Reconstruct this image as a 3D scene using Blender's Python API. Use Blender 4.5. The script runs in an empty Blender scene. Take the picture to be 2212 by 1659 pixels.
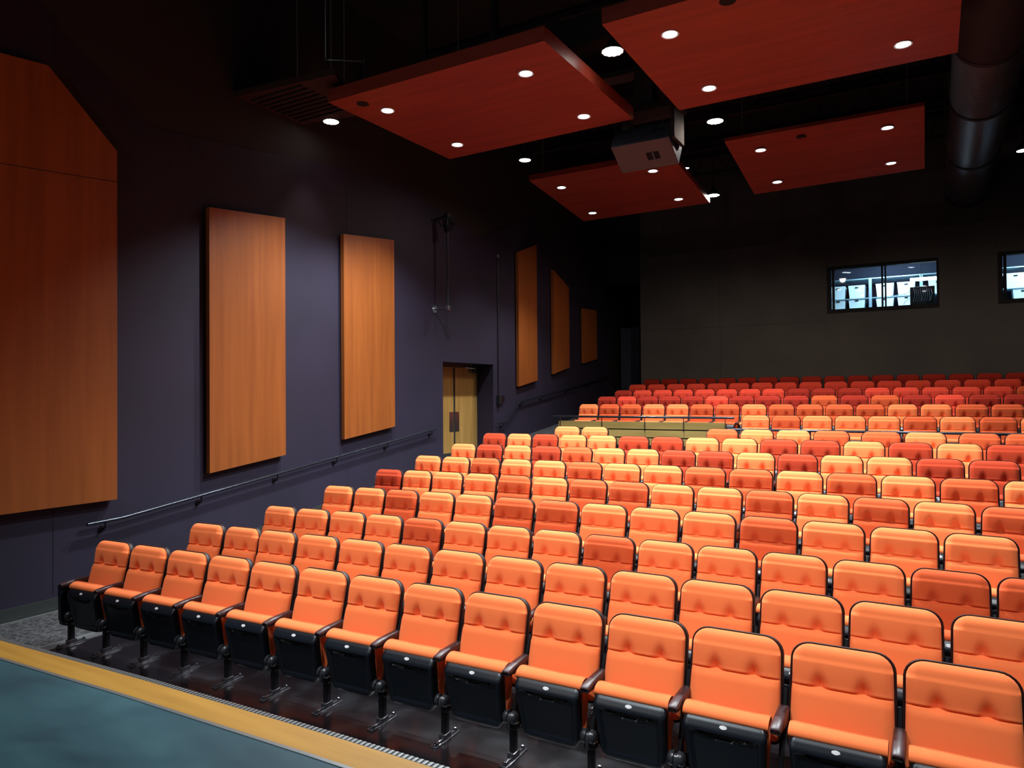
import bpy, bmesh, math, random
from mathutils import Vector, Matrix
random.seed(4)
SC = bpy.context.scene
COL = SC.collection
PI = math.pi
sin, cos, rad = math.sin, math.cos, math.radians

# ------------------------------------------------------------------ camera
EYE = 2.5                       # lens height above the floor of the front row
cam_d = bpy.data.cameras.new('camera')
cam = bpy.data.objects.new('camera', cam_d)
COL.objects.link(cam)
R_ = Vector((0.86447867, 0.50260462, -0.00807636))
U_ = Vector((0.01400796, -0.00802674, 0.99986967))
F_ = Vector((-0.50247429, 0.86447913, 0.01397941))
cam.matrix_world = Matrix(((R_.x, U_.x, -F_.x, 0), (R_.y, U_.y, -F_.y, 0), (R_.z, U_.z, -F_.z, EYE), (0, 0, 0, 1)))
cam_d.sensor_width = 36.0
cam_d.lens = 1564.842 / 2212 * 36.0
cam_d.clip_start = 0.05
SC.camera = cam

# ------------------------------------------------------------------ world, exposure
SC.view_settings.view_transform = 'Standard'
SC.view_settings.look = 'None'
SC.view_settings.gamma = 1.0
SC.view_settings.use_curve_mapping = False
SC.view_settings.exposure = 0.0
w = bpy.data.worlds.new('world')
SC.world = w
w.use_nodes = True
w.node_tree.nodes['Background'].inputs[0].default_value = (0.35, 0.4, 0.6, 1)
w.node_tree.nodes['Background'].inputs[1].default_value = 0.004

# ------------------------------------------------------------------ large lights: stage lamps above and behind the photographer, and one added fill
def lamp(kind, name, loc, energy, color=(1, 1, 1), aim=None, size=0.1, cone=60, blend=0.5, parent=None):
    d = bpy.data.lights.new(name, kind)
    d.energy = energy
    d.color = color
    if kind == 'AREA':
        d.shape = 'DISK'; d.size = size
    else:
        d.shadow_soft_size = size
    if kind == 'SPOT':
        d.spot_size = rad(cone); d.spot_blend = blend
    o = bpy.data.objects.new(name, d)
    COL.objects.link(o)
    o.location = loc
    if aim is not None:
        o.rotation_euler = (Vector(aim) - Vector(loc)).to_track_quat('-Z', 'Y').to_euler()
    return o

COOL = (0.86, 0.95, 1.0)
WARM = (1.0, 0.80, 0.66)
STAGE = [((-6.6, 2.2, 7.2), (-5.4, 6.0, 0.8), 1350), ((-3.2, 1.6, 7.2), (-3.0, 5.6, 0.8), 1450), ((0.6, 1.6, 7.2), (0.2, 5.8, 0.8), 1450)]
for L_, A_, E_ in STAGE:
    lamp('SPOT', 'stage_light', L_, E_, (0.95, 0.97, 1.0), A_, 0.09, 62, 0.9)
lamp('SPOT', 'stage_light', (-3.8, 0.2, 7.0), 620, (0.70, 0.92, 1.0), (-3.0, 1.2, 0.75), 0.1, 75, 0.9)
lamp('POINT', 'stage_side_fill', (-6.0, -3.0, 6.5), 170, (1.0, 0.86, 0.80), None, 0.12)  # unseen fill, added to lift the fronts of the ceiling panels
CAN_E = 960        # each recessed downlight of the two front panels
CAN_REAR_E = 420   # each recessed downlight of the two rear panels
LED_E = 120        # each pendant lamp

# ------------------------------------------------------------------ helpers
def tag(o, label=None, cat=None, group=None, kind=None):
    if label: o['label'] = label
    if cat: o['category'] = cat
    if group: o['group'] = group
    if kind: o['kind'] = kind
    return o

def empty(name, loc=(0, 0, 0), rz=0.0):
    o = bpy.data.objects.new(name, None)
    o.empty_display_size = 0.1
    COL.objects.link(o)
    o.location = loc
    o.rotation_euler = (0, 0, rz)
    return o

def thing(name, label, cat, loc=(0, 0, 0), rz=0.0, group=None):
    return tag(empty(name, loc, rz), label, cat, group)

def link(name, me, mat, parent=None):
    me.materials.clear()
    me.materials.append(mat)
    o = bpy.data.objects.new(name, me)
    COL.objects.link(o)
    if parent is not None: o.parent = parent
    return o

class MB:
    def __init__(s): s.v = []; s.f = []
    def add(s, vs, fs):
        n = len(s.v)
        s.v += [tuple(v) for v in vs]
        s.f += [tuple(i + n for i in f) for f in fs]
        return s
    def box(s, lo, hi, M=None, bev=0.0):
        bm = bmesh.new()
        bmesh.ops.create_cube(bm, size=1.0)
        for v in bm.verts:
            v.co = Vector([(lo[i] + hi[i]) / 2 + v.co[i] * (hi[i] - lo[i]) for i in range(3)])
        if bev > 0:
            bmesh.ops.bevel(bm, geom=bm.edges[:], offset=bev, segments=2, affect='EDGES', profile=0.5)
        if M is not None: bmesh.ops.transform(bm, matrix=M, verts=bm.verts[:])
        bm.verts.index_update()
        s.add([v.co[:] for v in bm.verts], [[v.index for v in f.verts] for f in bm.faces])
        bm.free()
        return s
    def hexa(s, b, t):          # bottom loop of four corners and top loop of four corners
        return s.add(list(b) + list(t), [(3, 2, 1, 0), (4, 5, 6, 7), (0, 1, 5, 4), (1, 2, 6, 5), (2, 3, 7, 6), (3, 0, 4, 7)])
    def tube(s, pts, r, n=10, cap=True):
        pts = [Vector(p) for p in pts]
        rings = []
        up = None
        for i, p in enumerate(pts):
            if i == 0: t = pts[1] - pts[0]
            elif i == len(pts) - 1: t = pts[-1] - pts[-2]
            else: t = (pts[i + 1] - p).normalized() + (p - pts[i - 1]).normalized()
            t.normalize()
            if up is None: up = Vector((0, 0, 1)) if abs(t.z) < 0.9 else Vector((1, 0, 0))
            a = t.cross(up).normalized(); b = a.cross(t).normalized(); up = b
            rr = r[i] if isinstance(r, (list, tuple)) else r
            rings.append([p + (a * cos(2 * PI * k / n) + b * sin(2 * PI * k / n)) * rr for k in range(n)])
        vs = [v for ring in rings for v in ring]
        fs = []
        for i in range(len(rings) - 1):
            for k in range(n):
                a_, b_ = i * n + k, i * n + (k + 1) % n
                fs.append((a_, b_, b_ + n, a_ + n))
        if cap:
            fs.append(tuple(range(n - 1, -1, -1)))
            fs.append(tuple(range(len(vs) - n, len(vs))))
        return s.add(vs, fs)
    def loft(s, rings, cap=True):
        n = len(rings[0])
        vs = [v for ring in rings for v in ring]
        fs = []
        for i in range(len(rings) - 1):
            for k in range(n):
                a_, b_ = i * n + k, i * n + (k + 1) % n
                fs.append((a_, b_, b_ + n, a_ + n))
        if cap:
            fs.append(tuple(range(n - 1, -1, -1)))
            fs.append(tuple(range(len(vs) - n, len(vs))))
        return s.add(vs, fs)
    def lathe(s, prof, c, n=24, axis='z'):
        rings = []
        for r, h in prof:
            ring = []
            for k in range(n):
                a = 2 * PI * k / n
                x, y = r * cos(a), r * sin(a)
                if axis == 'z': ring.append((c[0] + x, c[1] + y, c[2] + h))
                elif axis == 'x': ring.append((c[0] + h, c[1] + x, c[2] + y))
                else: ring.append((c[0] + x, c[1] + h, c[2] + y))
            rings.append(ring)
        return s.loft(rings)
    def prism(s, poly, fn0, fn1):   # poly of 2-D points, mapped to two parallel faces
        n = len(poly)
        a = [fn0(p) for p in poly]; b = [fn1(p) for p in poly]
        return s.add(a + b, [tuple(range(n - 1, -1, -1)), tuple(range(n, 2 * n))] + [(i, (i + 1) % n, n + (i + 1) % n, n + i) for i in range(n)])
    def mesh(s, name, smooth=False, ang=40):
        me = bpy.data.meshes.new(name)
        me.from_pydata(s.v, [], s.f)
        bm = bmesh.new(); bm.from_mesh(me)
        bmesh.ops.recalc_face_normals(bm, faces=bm.faces[:])
        if smooth:
            for f in bm.faces: f.smooth = True
            for e in bm.edges:
                if len(e.link_faces) == 2 and e.calc_face_angle(0) > rad(ang): e.smooth = False
        bm.to_mesh(me); bm.free()
        me.update()
        return me
    def build(s, name, mat, parent=None, smooth=False, ang=40):
        return link(name, s.mesh(name, smooth, ang), mat, parent)

def struct(name, mb, mat, parent=None, smooth=False):
    o = mb.build(name, mat, parent, smooth)
    if parent is None: o['kind'] = 'structure'
    return o

# ------------------------------------------------------------------ materials
def mat(name, color, rough=0.6, metal=0.0, emit=None, strength=0.0, spec=0.5):
    m = bpy.data.materials.new(name)
    m.use_nodes = True
    b = m.node_tree.nodes['Principled BSDF']
    b.inputs['Base Color'].default_value = (*color, 1)
    b.inputs['Roughness'].default_value = rough
    b.inputs['Metallic'].default_value = metal
    b.inputs['Specular IOR Level'].default_value = spec
    if emit:
        b.inputs['Emission Color'].default_value = (*emit, 1)
        b.inputs['Emission Strength'].default_value = strength
    return m

def nodes(m):
    nt = m.node_tree
    return nt, nt.nodes['Principled BSDF']

def noise_tint(m, c1, c2, scale=(4, 4, 4), detail=4, lo=0.35, hi=0.65, bump=0.0, rough=None, dist=0.0):
    nt, b = nodes(m)
    tc = nt.nodes.new('ShaderNodeTexCoord')
    mp = nt.nodes.new('ShaderNodeMapping')
    mp.inputs['Scale'].default_value = scale
    nz = nt.nodes.new('ShaderNodeTexNoise')
    nz.inputs['Scale'].default_value = 1.0
    nz.inputs['Detail'].default_value = detail
    nz.inputs['Distortion'].default_value = dist
    rp = nt.nodes.new('ShaderNodeValToRGB')
    rp.color_ramp.elements[0].position = lo; rp.color_ramp.elements[0].color = (*c1, 1)
    rp.color_ramp.elements[1].position = hi; rp.color_ramp.elements[1].color = (*c2, 1)
    nt.links.new(tc.outputs['Object'], mp.inputs['Vector'])
    nt.links.new(mp.outputs['Vector'], nz.inputs['Vector'])
    nt.links.new(nz.outputs['Fac'], rp.inputs['Fac'])
    nt.links.new(rp.outputs['Color'], b.inputs['Base Color'])
    if bump:
        bp = nt.nodes.new('ShaderNodeBump')
        bp.inputs['Strength'].default_value = bump
        bp.inputs['Distance'].default_value = 0.01
        nt.links.new(nz.outputs['Fac'], bp.inputs['Height'])
        nt.links.new(bp.outputs['Normal'], b.inputs['Normal'])
    if rough:
        mr = nt.nodes.new('ShaderNodeMapRange')
        mr.inputs['To Min'].default_value = rough[0]; mr.inputs['To Max'].default_value = rough[1]
        nt.links.new(nz.outputs['Fac'], mr.inputs['Value'])
        nt.links.new(mr.outputs['Result'], b.inputs['Roughness'])
    return m

def fabric(name, color):
    m = mat(name, color, 0.9, spec=0.2)
    nt, b = nodes(m)
    b.inputs['Sheen Weight'].default_value = 0.25
    b.inputs['Sheen Roughness'].default_value = 0.4
    b.inputs['Sheen Tint'].default_value = (1, 0.6, 0.4, 1)
    tc = nt.nodes.new('ShaderNodeTexCoord')
    nz = nt.nodes.new('ShaderNodeTexNoise')
    nz.inputs['Scale'].default_value = 350
    bp = nt.nodes.new('ShaderNodeBump')
    bp.inputs['Strength'].default_value = 0.12
    bp.inputs['Distance'].default_value = 0.002
    nt.links.new(tc.outputs['Object'], nz.inputs['Vector'])
    nt.links.new(nz.outputs['Fac'], bp.inputs['Height'])
    nt.links.new(bp.outputs['Normal'], b.inputs['Normal'])
    return m

M = {}
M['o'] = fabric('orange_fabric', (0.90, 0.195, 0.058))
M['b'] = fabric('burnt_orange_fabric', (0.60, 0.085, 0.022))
M['r'] = fabric('dim_row_red_orange_fabric', (0.74, 0.062, 0.030))  # orange shifted redder to stand for the dim light on the rear rows
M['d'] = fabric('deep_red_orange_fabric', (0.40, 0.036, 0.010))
M['c'] = fabric('dim_row_crimson_fabric', (0.36, 0.022, 0.010))  # darker rear-row fabric, its red deepened to carry the dim light there
M['shell'] = mat('plum_black_plastic', (0.014, 0.006, 0.007), 0.5, spec=0.3)
M['pan'] = mat('black_plastic', (0.005, 0.008, 0.013), 0.34)
M['arm'] = mat('brown_plastic', (0.045, 0.02, 0.022), 0.38)
M['steel'] = mat('black_steel', (0.01, 0.01, 0.012), 0.3, 0.3)
M['foot'] = mat('foot_steel', (0.22, 0.22, 0.24), 0.25, 0.95)
M['hub'] = mat('hub_plastic', (0.02, 0.022, 0.026), 0.3)
M['plate'] = mat('number_plate_white', (0.85, 0.86, 0.88), 0.4)
M['wall'] = noise_tint(mat('purple_wall_paint', (0.03, 0.02, 0.045), 0.75), (0.0118, 0.0072, 0.0235), (0.0160, 0.0098, 0.031), (1.2, 1.2, 1.2), 3, bump=0.0)
M['black'] = mat('black_paint', (0.018, 0.017, 0.018), 0.85)
M['black2'] = mat('black_ceiling_paint', (0.012, 0.012, 0.015), 0.8)
M['rear'] = noise_tint(mat('charcoal_wall_paint', (0.06, 0.055, 0.05), 0.85), (0.095, 0.091, 0.085), (0.120, 0.114, 0.106), (0.7, 0.7, 0.7), 3)
M['groove'] = mat('dark_joint', (0.006, 0.005, 0.008), 0.9)
M['base'] = mat('dark_rubber_base', (0.03, 0.036, 0.034), 0.5)
M['edge'] = mat('pale_metal_edge', (0.35, 0.36, 0.36), 0.35, 0.7)
M['maple'] = noise_tint(mat('maple_veneer', (0.5, 0.2, 0.06), 0.45), (0.235, 0.060, 0.010), (0.325, 0.090, 0.016), (9, 9, 0.5), 5, 0.3, 0.7)
M['cherry'] = noise_tint(mat('cherry_veneer', (0.4, 0.07, 0.03), 0.42), (0.24, 0.036, 0.020), (0.36, 0.055, 0.028), (0.6, 7, 7), 5, 0.3, 0.7)
M['dimwood'] = mat('unlit_wood', (0.035, 0.010, 0.007), 0.7)  # wood colour darkened to stand for the lack of light up there
M['oak'] = noise_tint(mat('oak_veneer', (0.35, 0.24, 0.07), 0.45), (0.30, 0.20, 0.055), (0.42, 0.29, 0.09), (0.8, 8, 10), 5, 0.3, 0.7)
M['dooroak'] = noise_tint(mat('door_veneer', (0.4, 0.22, 0.06), 0.4), (0.36, 0.20, 0.05), (0.50, 0.29, 0.085), (10, 10, 0.8), 6, 0.3, 0.7)
M['concrete'] = noise_tint(mat('glossy_dark_floor', (0.03, 0.028, 0.03), 0.3), (0.006, 0.004, 0.005), (0.018, 0.019, 0.023), (2.5, 2.5, 2.5), 10, 0.5, 0.85, rough=(0.12, 0.30), dist=0.3)
M['stage'] = noise_tint(mat('teal_stage_paint', (0.1, 0.2, 0.22), 0.55), (0.016, 0.050, 0.068), (0.046, 0.122, 0.142), (1.1, 2.2, 1.6), 12, 0.3, 0.72, bump=0.05, rough=(0.35, 0.6), dist=0.25)
M['yellow'] = noise_tint(mat('amber_nosing_board', (0.5, 0.25, 0.04), 0.5), (0.36, 0.165, 0.020), (0.46, 0.225, 0.032), (1.2, 14, 3), 5, 0.3, 0.7)
M['rib'] = mat('ribbed_nosing', (0.10, 0.11, 0.11), 0.4, 0.5)
M['chrome'] = mat('brushed_steel', (0.5, 0.5, 0.52), 0.28, 1.0)
M['rail'] = mat('dark_steel_rail', (0.035, 0.038, 0.05), 0.22, 0.6)
M['duct'] = mat('spiral_duct_metal', (0.16, 0.17, 0.19), 0.42, 0.75)
M['ductband'] = mat('duct_band', (0.007, 0.007, 0.009), 0.75)
M['canlens'] = mat('downlight_lens', (0.9, 0.95, 1.0), 0.4, emit=(0.84, 0.95, 1.0), strength=14)
M['ledlens'] = mat('pendant_led', (1, 0.95, 0.9), 0.4, emit=(1.0, 0.86, 0.80), strength=16)
M['trim'] = mat('downlight_trim', (0.75, 0.8, 0.82), 0.35, 0.3)
M['proj'] = mat('projector_shell', (0.07, 0.10, 0.14), 0.42, 0.6)
M['projface'] = mat('projector_face', (0.10, 0.085, 0.095), 0.5)
M['glass'] = None
M['bin'] = mat('white_bin_plastic', (0.75, 0.88, 0.92), 0.5)
M['shelf'] = mat('shelf_metal', (0.35, 0.5, 0.6), 0.4, 0.5)
M['boothwall'] = mat('booth_wall', (0.006, 0.010, 0.028), 0.8)
M['tube'] = mat('fluorescent_tube', (1, 1, 1), 0.4, emit=(0.75, 0.93, 1.0), strength=8)
M['bluedoor'] = mat('navy_door_paint', (0.035, 0.05, 0.085), 0.6)
M['wire'] = mat('steel_cable', (0.25, 0.25, 0.25), 0.4, 0.6)
M['pipe'] = mat('black_iron_pipe', (0.03, 0.03, 0.034), 0.4, 0.5)

def carpet():
    m = mat('aisle_carpet', (0.06, 0.06, 0.065), 0.95)
    nt, b = nodes(m)
    tc = nt.nodes.new('ShaderNodeTexCoord')
    mp = nt.nodes.new('ShaderNodeMapping'); mp.inputs['Scale'].default_value = (70, 22, 22); mp.inputs['Rotation'].default_value = (0, 0, 0.5)
    v = nt.nodes.new('ShaderNodeTexVoronoi'); v.inputs['Scale'].default_value = 1.0
    rp = nt.nodes.new('ShaderNodeValToRGB')
    rp.color_ramp.elements[0].position = 0.15; rp.color_ramp.elements[0].color = (0.15, 0.145, 0.15, 1)
    rp.color_ramp.elements[1].position = 0.6; rp.color_ramp.elements[1].color = (0.018, 0.018, 0.02, 1)
    nt.links.new(tc.outputs['Object'], mp.inputs['Vector']); nt.links.new(mp.outputs['Vector'], v.inputs['Vector'])
    nt.links.new(v.outputs['Distance'], rp.inputs['Fac']); nt.links.new(rp.outputs['Color'], b.inputs['Base Color'])
    return m
M['carpet'] = carpet()

def glass():
    m = bpy.data.materials.new('window_glass'); m.use_nodes = True
    nt = m.node_tree; nt.nodes.clear()
    out = nt.nodes.new('ShaderNodeOutputMaterial'); mix = nt.nodes.new('ShaderNodeMixShader')
    tr = nt.nodes.new('ShaderNodeBsdfTransparent'); gl = nt.nodes.new('ShaderNodeBsdfGlossy')
    gl.inputs['Roughness'].default_value = 0.02; tr.inputs['Color'].default_value = (0.93, 0.97, 1, 1)
    mix.inputs['Fac'].default_value = 0.07
    nt.links.new(tr.outputs[0], mix.inputs[1]); nt.links.new(gl.outputs[0], mix.inputs[2]); nt.links.new(mix.outputs[0], out.inputs['Surface'])
    return m
M['glass'] = glass()

# ================================================================== THE SETTING
WX = -8.94                      # face of the left wall
def zed(z): return z

# stage: its edge runs nearly parallel to the seats
SZ = 0.75                       # stage height
edge_top = [(-8.94, 2.60), (-7.4, 2.66), (-5.93, 2.71), (-4.2, 2.775), (-2.65, 2.80), (-1.0, 2.80), (1.0, 2.76), (3.0, 2.68), (6.0, 2.5), (9.0, 2.3)]
def offset(dy): return [(x, y + dy) for x, y in edge_top]
def ribbon(ptsA, ptsB, z0, z1):
    mb = MB(); n = len(ptsA)
    vs = [(x, y, z0) for x, y in ptsA] + [(x, y, z0) for x, y in ptsB] + [(x, y, z1) for x, y in ptsA] + [(x, y, z1) for x, y in ptsB]
    fs = []
    for i in range(n - 1):
        fs.append((i, i + 1, n + i + 1, n + i)); fs.append((2 * n + i, 3 * n + i, 3 * n + i + 1, 2 * n + i + 1))
        fs.append((i, 2 * n + i, 2 * n + i + 1, i + 1)); fs.append((n + i, n + i + 1, 3 * n + i + 1, 3 * n + i))
    fs.append((0, n, 3 * n, 2 * n)); fs.append((n - 1, 3 * n - 1, 4 * n - 1, 2 * n - 1) if False else (n - 1, 3 * n - 1, 4 * n - 1, 2 * n - 1))
    mb.add(vs, fs); return mb
struct('stage_floor', ribbon([(x, -7.0) for x, y in edge_top], offset(-0.245), 0.0, SZ), M['stage'])
struct('trim_1', ribbon(offset(-0.245), offset(-0.222), 0.0, SZ + 0.004), M['edge'])
struct('trim_2', ribbon(offset(-0.222), offset(-0.035), 0.0, SZ + 0.002), M['yellow'])
struct('trim_3', ribbon(offset(-0.035), offset(0.012), 0.0, SZ - 0.004), M['rib'])
rb = MB()
for i in range(420):            # short grip ribs pressed into the nosing
    x = -8.9 + i * 0.03
    y = None
    for (x0, y0), (x1, y1) in zip(edge_top[:-1], edge_top[1:]):
        if x0 <= x <= x1: y = y0 + (y1 - y0) * (x - x0) / (x1 - x0)
    if y is None: continue
    rb.box((x, y - 0.030, SZ - 0.005), (x + 0.014, y + 0.007, SZ + 0.001))
struct('trim_4', rb, M['edge'])

# floor levels of the seat rows: (back-top y of the row, level)
LEV = [(4.62, 0.0), (5.52, 0.06), (6.42, 0.14), (7.40, 0.272), (8.38, 0.405), (9.34, 0.531), (10.32, 0.659), (11.31, 0.787), (12.3, 0.880)]
LEV2 = [(14.62, 1.043), (15.76, 1.238), (16.9, 1.411), (18.03, 1.571), (19.17, 1.733), (20.3, 1.894)]
fl = MB()
XR = 8.9
fl.box((WX, 2.2, -0.3), (XR, 5.0, 0.0))
for i in range(1, len(LEV)):
    y0 = LEV[i][0] - 0.66
    y1 = LEV[i + 1][0] - 0.66 if i + 1 < len(LEV) else 13.95
    fl.box((-7.62, y0, -0.3), (XR, y1, LEV[i][1]))
fl.box((-7.62, 5.0 - 0.2, -0.3), (XR, 4.87, 0.0))
struct('floor', fl, M['concrete'])
fl2 = MB()
for i in range(len(LEV2)):
    y0 = LEV2[i][0] - 0.68
    y1 = LEV2[i + 1][0] - 0.68 if i + 1 < len(LEV2) else 21.5
    x0 = -7.62
    if i == 0: x0 = -3.40
    if i == 1:
        fl2.box((-7.62, 14.62, -0.3), (-3.40, LEV2[1][0] - 0.68, LEV2[1][1]))
    fl2.box((x0, y0, -0.3), (XR, y1, LEV2[i][1]))
fl2.box((-7.62, 13.9, -0.3), (-3.40, 14.62, 0.88))
struct('floor.001', fl2, M['concrete'])
# aisle between the seats and the left wall: ramp, landing, steps, ramp
ai = MB()
prof = [(2.6, 0.004), (4.9, 0.004), (12.1, 0.90), (15.0, 0.90), (15.0, 1.06), (15.3, 1.06), (15.3, 1.23), (15.6, 1.23), (15.6, 1.40), (21.5, 2.12), (24.0, 2.12), (24.0, -0.3), (2.6, -0.3)]
ai.prism(prof, lambda p: (WX, p[0], p[1]), lambda p: (-7.62, p[0], p[1]))
struct('floor.002', ai, M['carpet'])
struct('trim_5', MB().box((-7.75, 2.7, 0.0), (-7.72, 4.9, 0.012)).box((-7.72, 2.7, -0.1), (-7.6, 4.9, 0.006)), M['edge'])
struct('trim_6', MB().box((-8.90, 2.7, 0.0), (-8.87, 4.95, 0.014)), M['edge'])
struct('baseboard_left', MB().hexa([(WX, 2.7, 0), (WX + 0.02, 2.7, 0), (WX + 0.02, 4.9, 0), (WX, 4.9, 0)], [(WX, 2.7, .155), (WX + 0.02, 2.7, .155), (WX + 0.02, 4.9, .155), (WX, 4.9, .155)])
       .hexa([(WX, 4.9, 0), (WX + 0.02, 4.9, 0), (WX + 0.02, 12.1, .9), (WX, 12.1, .9)], [(WX, 4.9, .155), (WX + 0.02, 4.9, .155), (WX + 0.02, 12.1, 1.055), (WX, 12.1, 1.055)]), M['base'])

# left wall, purple up to a folded line, black above it; opening for the double door
DY0, DY1, DZ = 12.48, 14.50, 3.20
top = [(-7.0, 9.5), (3.2, 9.5), (4.6, 7.0), (5.9, 6.1), (7.42, 6.25), (9.62, 6.53), (11.18, 6.58), (12.17, 6.43), (13.84, 6.07), (16.43, 7.10), (17.42, 6.62), (19.2, 5.75), (21.4, 5.25)]
def profz(y):
    for (a, b), (c, d) in zip(top[:-1], top[1:]):
        if a <= y <= c: return b + (d - b) * (y - a) / (c - a)
    return top[-1][1]
ys = sorted(set([-7.0] + [t[0] for t in top] + [DY0, DY1]))
wl = MB(); wb = MB()
for a, b in zip(ys[:-1], ys[1:]):
    z0 = DZ if (a >= DY0 - 1e-6 and b <= DY1 + 1e-6) else -0.3
    wl.hexa([(WX - 0.3, a, z0), (WX, a, z0), (WX, b, z0), (WX - 0.3, b, z0)], [(WX - 0.3, a, profz(a)), (WX, a, profz(a)), (WX, b, profz(b)), (WX - 0.3, b, profz(b))])
    if profz(a) < 9.49 or profz(b) < 9.49:
        wb.hexa([(WX - 0.3, a, profz(a)), (WX - 0.012, a, profz(a)), (WX - 0.012, b, profz(b)), (WX - 0.3, b, profz(b))], [(WX - 0.3, a, 9.5), (WX - 0.012, a, 9.5), (WX - 0.012, b, 9.5), (WX - 0.3, b, 9.5)])
struct('wall_left', wl, M['wall'])
struct('wall_left.001', wb, M['black'])
# vestibule behind the door opening
ve = MB()
ve.box((-9.9, DY1, 0.5), (WX - 0.3, DY1 + 0.1, 3.4)).box((-9.9, DY0 - 0.1, 0.5), (WX - 0.3, DY0, 3.4)).box((-9.9, DY0, DZ), (WX - 0.3, DY1, 3.4)).box((-9.9, DY0, 0.6), (WX, DY1, 0.9))
struct('wall_left.002', ve, M['wall'])
seam = MB()
for y, z0, z1 in ((4.65, 0.2, 1.2), (4.66, 6.45, 7.1), (9.6, 0.75, 1.25), (9.6, 5.36, 6.5), (16.0, 4.9, 6.8)):
    seam.box((WX, y - 0.004, z0), (WX + 0.002, y + 0.004, z1))
struct('trim_7', seam, M['groove'])

# rear wall with two projection-room windows and the opening to the corridor at its left end
RY = 21.5
W1 = (-2.48, 0.165, 4.64, 5.91); W2 = (1.42, 4.05, 4.64, 5.91)
rw = MB()
rw.box((-7.85, RY, -0.3), (W1[0], RY + 0.3, 9.5)).box((W1[0], RY, -0.3), (W1[1], RY + 0.3, W1[2])).box((W1[0], RY, W1[3]), (W1[1], RY + 0.3, 9.5))
rw.box((W1[1], RY, -0.3), (W2[0], RY + 0.3, 9.5)).box((W2[0], RY, -0.3), (W2[1], RY + 0.3, W2[2])).box((W2[0], RY, W2[3]), (W2[1], RY + 0.3, 9.5)).box((W2[1], RY, -0.3), (XR, RY + 0.3, 9.5))
struct('wall_back', rw, M['rear'])
cr = MB()
cr.box((WX - 0.3, 21.4, 6.0), (-7.85, RY + 0.3, 9.5)).box((-7.85, RY + 0.3, 1.0), (-7.7, 24.3, 6.2)).box((WX - 0.3, 21.4, 1.0), (WX - 0.15, 24.3, 6.2)).box((WX - 0.3, 24.0, 1.0), (-7.7, 24.3, 6.2)).box((WX - 0.15, RY + .3, 6.0), (-7.85, 24.0, 6.2))
struct('wall_back.001', cr, M['black'])
seam = MB()
for x in (-5.4,): seam.box((x - 0.003, RY - 0.001, 2.4), (x + 0.003, RY, 8))
seam.box((-7.85, RY - 0.001, 4.43), (W1[0], RY, 4.436)); seam.box((W1[1], RY - 0.001, 6.2), (W2[0], RY, 6.206))
seam.box((-1.9, RY - 0.001, 5.95), (-1.894, RY, 8)); seam.box((W2[0] - .004, RY - 0.001, 5.95), (W2[0], RY, 8))
struct('trim_8', seam, M['groove'])
struct('wall_right', MB().box((XR, -7, -0.3), (XR + 0.3, 24.3, 9.5)), M['wall'])
struct('wall_front', MB().box((WX - .3, -7.3, -0.3), (XR + 0.3, -7.0, 9.5)), M['black'])
struct('ceiling', MB().box((WX - .3, -7.3, 9.5), (XR + 0.3, 24.3, 9.8)), M['black2'])

# projection room
BY = 24.3
struct('wall_back.002', MB().box((-3.2, BY, 3.2), (5.0, BY + 0.2, 7.0)), M['boothwall'])
struct('wall_left.003', MB().box((-3.4, RY + 0.3, 3.2), (-3.2, BY, 7.0)), M['boothwall'])
struct('wall_right.001', MB().box((4.8, RY + 0.3, 3.2), (5.0, BY, 7.0)), M['boothwall'])
struct('floor.003', MB().box((-3.2, RY + 0.3, 3.2), (4.8, BY, 3.4)), M['boothwall'])
struct('ceiling.001', MB().box((-3.2, RY + 0.3, 6.6), (4.8, BY, 6.8)), M['boothwall'])
for n, (x0, x1, z0, z1) in enumerate((W1, W2)):
    wn = MB().box((x0 + .06, RY + 0.10, z0 + .06), (x1 - .06, RY + 0.108, z1 - .06)).build('window_%d' % (n + 1), M['glass'])
    wn['kind'] = 'structure'
    f = MB()
    f.box((x0, RY - 0.02, z0), (x1, RY + 0.16, z0 + 0.10)).box((x0, RY - 0.02, z1 - 0.08), (x1, RY + 0.16, z1)).box((x0, RY - 0.02, z0 + .1), (x0 + 0.10, RY + 0.16, z1 - .08)).box((x1 - 0.05, RY - 0.02, z0 + .1), (x1, RY + 0.16, z1 - .08))
    xm = x0 + 1.36
    f.box((xm - 0.03, RY + 0.0, z0 + .1), (xm + 0.01, RY + 0.16, z1 - .08)).box((xm + 0.05, RY + 0.0, z0 + .1), (xm + 0.085, RY + 0.16, z1 - .08))
    f.box((x0 + 0.125, RY + 0.04, z0 + .1), (x0 + 0.185, RY + 0.13, z1 - .08))
    f.build('window_frame', M['black2'], wn)

lamp('AREA', 'booth_light', (-1.0, 22.7, 6.3), 115, (0.60, 0.86, 1.0), (-1.0, 23.6, 4.5), 1.2)
lamp('AREA', 'booth_light', (2.6, 22.7, 6.3), 115, (0.60, 0.86, 1.0), (2.6, 23.6, 4.5), 1.2)

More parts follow.
